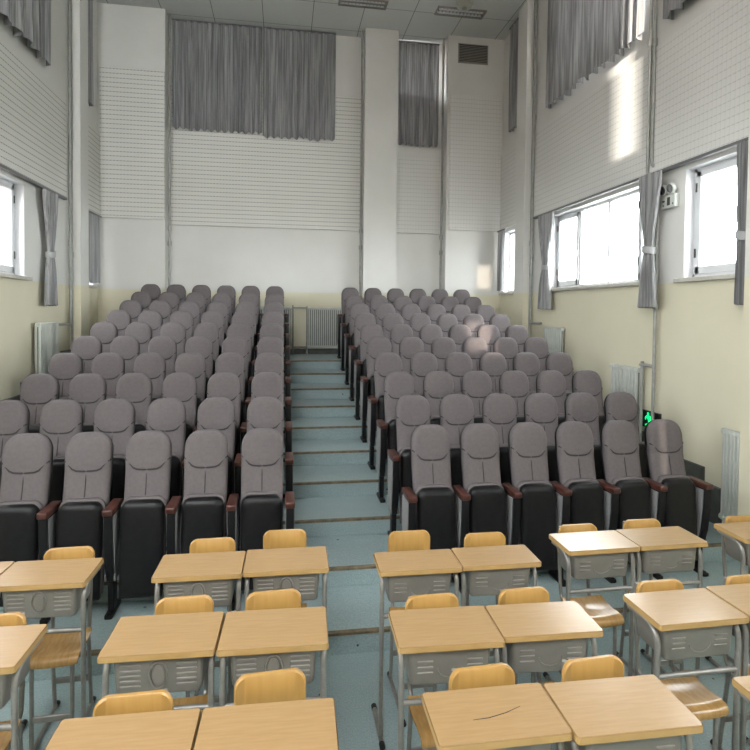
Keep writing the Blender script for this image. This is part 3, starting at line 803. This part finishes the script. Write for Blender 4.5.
for cx, byk, dep, ang, sty, lab in DESKS:
    key = (round(dep, 3), sty)
    if key not in protos:
        protos[key] = o = make_desk(dep, sty); bpy.context.view_layer.update(); index_children(None)
    else: o = copy_tree(protos[key])
    a = math.radians(ang); o.location = (cx + math.sin(a) * dep / 2, byk - dep / 2, 0); o.rotation_euler.z = a
    tag(o, lab, 'desk', 'student desks')
    if lab.startswith('scratched'):
        sc_ = MB(); sc_.tube([(-.062, -.022, .7003), (-.02, -.020, .7003), (.03, -.008, .7003), (.075, .010, .7003)], [.0006, .0011, .0010, .0005], 5)
        sc_.build('scratch', 'seam', o)
CHAIRS = [
 (-.884, 2.526, 2, 'plywood chair behind the far left desk, its seat seen below the tray'),
 (-.302, 2.543, 0, 'plywood chair behind the outer desk of the far pair left of the aisle'),
 (.012, 2.599, 0, 'plywood chair behind the far desk just left of the aisle'),
 (-.93, 2.000, 0, 'plywood chair behind the middle row desk at left picture edge'),
 (-.336, 2.033, 1, 'plywood chair behind the outer desk of the middle pair left of the aisle'),
 (-.030, 2.033, 3, 'plywood chair behind the middle desk just left of the aisle'),
 (-.380, 1.532, 1, 'plywood chair at bottom left, only a low strip of back above its desk'),
 (-.031, 1.571, 3, 'plywood chair at the bottom centre left of the aisle, back rising high'),
 (.576, 2.511, 0, 'plywood chair with tall showing back, far row just right of the aisle'),
 (.915, 2.443, -1, 'plywood chair behind the second far desk right of the aisle'),
 (.527, 1.927, 2, 'plywood chair behind the middle desk just right of the aisle'),
 (.873, 1.926, 1, 'plywood chair behind the second middle desk right of the aisle'),
 (.562, 1.510, 2, 'plywood chair behind the scratched desk'),
 (.898, 1.502, 2, 'plywood chair behind the pinkish desk right of the scratched one'),
 (1.394, 2.483, 0, 'plywood chair with glossy seat under the white shining desk'),
 (1.743, 2.502, 0, 'plywood chair behind the desk beside the white shining desk'),
 (2.285, 2.482, 0, 'plywood chair behind the desk at right edge below the tall radiator'),
 (1.412, 1.913, 1, 'plywood chair with glossy seat under the middle row window side desk'),
 (1.785, 1.905, 0, 'plywood chair behind the cut-off middle row desk at right edge'),
]
ch0 = make_chair(); bpy.context.view_layer.update(); index_children(None)
for i, (x, y, a, lab) in enumerate(CHAIRS):
    o = ch0 if i == 0 else copy_tree(ch0)
    o.location = (x, y + .012, 0); o.rotation_euler.z = math.radians(a); tag(o, lab, 'chair', 'plywood student chairs')

# ------------------------------------------------------------------ signs and fittings
t = empty('exit_sign', (RX, 4.325, .755))
MB().box(-.026, 0, -.115, .115, 0, .145, .004, 1).build('housing', 'signblack', t)
g = MB(); xf = -.0275
def poly(b, pts):   # (u to the left in the photo = +y, z)
    b.prism([(y, z) for y, z in pts], 0, xf - .0015, xf + .001)
hd = [(.025 + .013 * math.cos(2 * PI * k / 12), .122 + .0125 * math.sin(2 * PI * k / 12)) for k in range(12)]
poly(g, hd)
poly(g, [(.040, .108), (-.004, .108), (-.012, .066), (.022, .060)])           # torso
poly(g, [(.040, .108), (.066, .086), (.062, .066), (.050, .070), (.050, .084), (.030, .094)])  # arm behind
poly(g, [(-.002, .108), (-.020, .084), (-.046, .084), (-.046, .072), (-.012, .070)])           # arm ahead
poly(g, [(.022, .064), (.000, .066), (.020, .042), (.060, .030), (.062, .016), (.014, .028)])   # leg behind
poly(g, [(.006, .064), (-.014, .066), (-.040, .048), (-.036, .014), (-.022, .014), (-.022, .040)])  # leg ahead
g.build('running_figure', 'green', t)
tag(t, 'black exit sign with glowing green running figure on right wall', 'sign')

t = empty('emergency_light', (RX, 4.147, 2.585))
MB().box(-.045, 0, -.085, .085, 0, .105, .006, 2).build('battery_case', 'lampshell', t, smooth=True)
d = MB()
for a, b_, c, e in ((-.03, .005, .020, .085), (.035, .062, .052, .066), (.04, .055, .02, .03), (-.068, -.058, .02, .034)): d.box(-.047, -.044, a if a < b_ else b_, b_ if a < b_ else a, c, e)
d.build('indicator', 'ventdark', t)
for yy in (-.045, .045):
    h = MB(); h.tube([(-.02, yy, .155), (-.028, yy, .155), (-.05, yy, .150), (-.062, yy, .147)], [.030, .038, .044, .044], 16); ho = h.build('lamp_head', 'lampshell', t, smooth=True)
    l = MB(); l.tube([(-.060, yy, .1475), (-.0640, yy, .1465)], .035, 16); l.build('lens', 'chrome', ho, smooth=True)
    n = MB(); n.tube([(-.02, yy, .10), (-.02, yy, .13)], .009, 8); n.build('bracket', 'lampshell', t)
tag(t, 'white twin-head emergency light beside the near right window', 'emergency light')

t = empty('air_vent', (2.634, BOXY, 5.265))
MB().box(-.222, .222, -.008, 0, -.012, .265, .003, 1).build('vent_frame', 'ventslat', t)
MB().box(-.205, .205, -.011, -.007, .004, .249).build('backing', 'ventdark', t)
for k in range(11):
    s = MB(); s.box(-.205, .205, -.020, -.012, -.003, .003, xf=Matrix.Translation((0, 0, .018 + .0218 * k)) @ Matrix.Rotation(.6, 4, 'X')); s.build('louvre', 'ventslat', t)
tag(t, 'brownish louvred air vent high on the rear right pier', 'vent')

for x0, x1, lab in ((.655, 1.275, 'dark grille ceiling light above the aisle at the top edge'), (1.92, 2.57, 'bright slotted grille ceiling light near the vent')):
    t = empty('ceiling_light', ((x0 + x1) / 2, 7.18, CZ)); w = (x1 - x0) / 2
    f = MB(); zz = -.022
    f.box(-w, w, -.10, -.085, zz, 0, .002, 1); f.box(-w, w, .085, .10, zz, 0, .002, 1); f.box(-w, -w + .014, -.085, .085, zz, 0); f.box(w - .014, w, -.085, .085, zz, 0)
    f.build('frame', 'ventslat', t)
    MB().box(-w + .014, w - .014, -.085, .085, -.004, -.001).build('reflector', 'chrome' if x0 > 1 else 'ventslat', t)
    for k in range(13):
        u = -w + .014 + (2 * w - .028) * (k + .5) / 13
        b = MB(); b.box(u - .003, u + .003, -.085, .085, -.020, -.005); b.build('louvre', 'chrome' if x0 > 1 else 'ventslat', t)
    for yy in (-.042, .042):
        b = MB(); b.tube([(-w + .03, yy, -.012), (w - .03, yy, -.012)], .010, 8); b.build('lamp_tube', 'white', t, smooth=True)
    tag(t, lab, 'ceiling light', 'grille ceiling lights')

for x, y, dz, lab in ((1.02, 6.75, -.115, 'beige rounded fixture at the top edge above the aisle'), (2.16, 6.75, -.185, 'beige rounded fixture at the top edge before the bright grille light')):
    t = empty('ceiling_fixture', (x, y, CZ))
    b = MB(); b.tube([(0, 0, 0), (0, 0, -.025)], .075, 18); b.build('canopy', 'fixture', t, smooth=True)
    b = MB(); b.tube([(0, 0, -.02), (0, 0, dz + .08)], .035, 14); b.build('stem', 'fixture', t, smooth=True)
    b = MB(); b.tube([(0, 0, dz + .11), (0, 0, dz + .095), (0, 0, dz + .05), (0, 0, dz + .015), (0, 0, dz)], [.07, .10, .108, .092, .05], 20); b.build('body', 'fixture', t, smooth=True)
    b = MB(); b.tube([(0, 0, dz + .002), (0, 0, dz - .008)], .03, 14); b.build('cap', 'ventslat', t, smooth=True)
    tag(t, lab, 'ceiling fixture', 'ceiling fixtures')

# ------------------------------------------------------------------ outside
t = empty('brick_building', (-5.4, 6.5, -3))
MB().box(-3, 0, -30, -11.5, 0, 9.0).build('sun_block_side', 'brick', t)  # unseen wing added to keep the sun out of the left windows
MB().box(-3, 0, -11.5, 3, 0, 4.6).build('low_wing', 'brick', t)
MB().box(-3, 0, 3, 16, 0, 8.6).build('brick_wall', 'brick', t)
for yy in (3.9, 6.4, 11.4, 13.6):
    f = MB(); f.box(-.01, .03, yy - .4, yy + .4, 5.6, 7.2, .01, 1); fo = f.build('window_frame', 'white', t)
    MB().box(.025, .04, yy - .34, yy + .34, 5.7, 7.1).build('pane', 'ventdark', fo)
MB().box(-9.5, .62, -27.5, -26.5, 0, 9.5).build('sun_block_front', 'brick', t)  # unseen wing added to keep direct sun out of the front fill window
tag(t, 'red brick building outside the left window, with added sun-blocking wings', 'building')
tag(MB().box(-60, 60, -60, 60, -3.2, -3.0).build('outside_ground', 'concrete'), 'grey ground outside the hall', 'ground', kind='structure')

# ------------------------------------------------------------------ light
w = bpy.data.worlds.new('sky'); sc.world = w; w.use_nodes = True
nt = w.node_tree; nt.nodes.clear()
o = nt.nodes.new('ShaderNodeOutputWorld'); bg = nt.nodes.new('ShaderNodeBackground')
tc = nt.nodes.new('ShaderNodeTexCoord'); sp = nt.nodes.new('ShaderNodeSeparateXYZ'); nt.links.new(tc.outputs['Generated'], sp.inputs[0])
# bright overcast-blue sky, warmer and stronger towards the window side (+x)
mr = nt.nodes.new('ShaderNodeMapRange'); mr.inputs[1].default_value = -1; mr.inputs[2].default_value = 1; mr.inputs[3].default_value = .75; mr.inputs[4].default_value = 1.25
nt.links.new(sp.outputs[0], mr.inputs[0])
SKY = 25.0
mm = nt.nodes.new('ShaderNodeMath'); mm.operation = 'MULTIPLY'; mm.inputs[1].default_value = SKY; nt.links.new(mr.outputs[0], mm.inputs[0])
bg.inputs[0].default_value = (.97, .98, .985, 1); nt.links.new(mm.outputs[0], bg.inputs[1]); nt.links.new(bg.outputs[0], o.inputs[0])

def portal(nm, loc, sx, sy, rot):
    l = bpy.data.lights.new(nm, 'AREA'); l.shape = 'RECTANGLE'; l.size = sx; l.size_y = sy; l.cycles.is_portal = True
    p = bpy.data.objects.new(nm, l); COL.objects.link(p); p.location = loc; p.rotation_euler = rot
for (a, c, z0, z1) in R_OPEN: portal('window_portal', (RX + TH + .01, (a + c) / 2, (z0 + z1) / 2), z1 - z0, c - a, (0, PI / 2, 0))
for (a, c, z0, z1) in L_OPEN + L_FILL_UP: portal('window_portal', (LX - TH - .01, (a + c) / 2, (z0 + z1) / 2), z1 - z0, c - a, (0, -PI / 2, 0))

for (a, c, z0, z1) in F_FILL_WIN: portal('window_portal', ((a + c) / 2, FY - .17, (z0 + z1) / 2), c - a, z1 - z0, (PI / 2, 0, PI))
sun = bpy.data.lights.new('sun', 'SUN'); sun.energy = 20; sun.angle = math.radians(.6); sun.color = (1, .93, .82)
so = bpy.data.objects.new('sun', sun); COL.objects.link(so)
dv = Vector((.25, 1, -.006)).normalized()
so.rotation_euler = (-dv).to_track_quat('Z', 'Y').to_euler(); so.location = (-3, -8, 3)

# ------------------------------------------------------------------ render look
sc.view_settings.view_transform = 'Standard'; sc.view_settings.look = 'None'
sc.view_settings.exposure = 0.08; sc.view_settings.gamma = 1.0
try: sc.view_settings.use_curve_mapping = False
except Exception: pass
c = sc.cycles
c.use_denoising = True
try: c.denoiser = 'OPENIMAGEDENOISE'
except Exception: pass
c.max_bounces = 10; c.diffuse_bounces = 7; c.glossy_bounces = 4; c.transparent_max_bounces = 12; c.transmission_bounces = 6
c.sample_clamp_indirect = 8
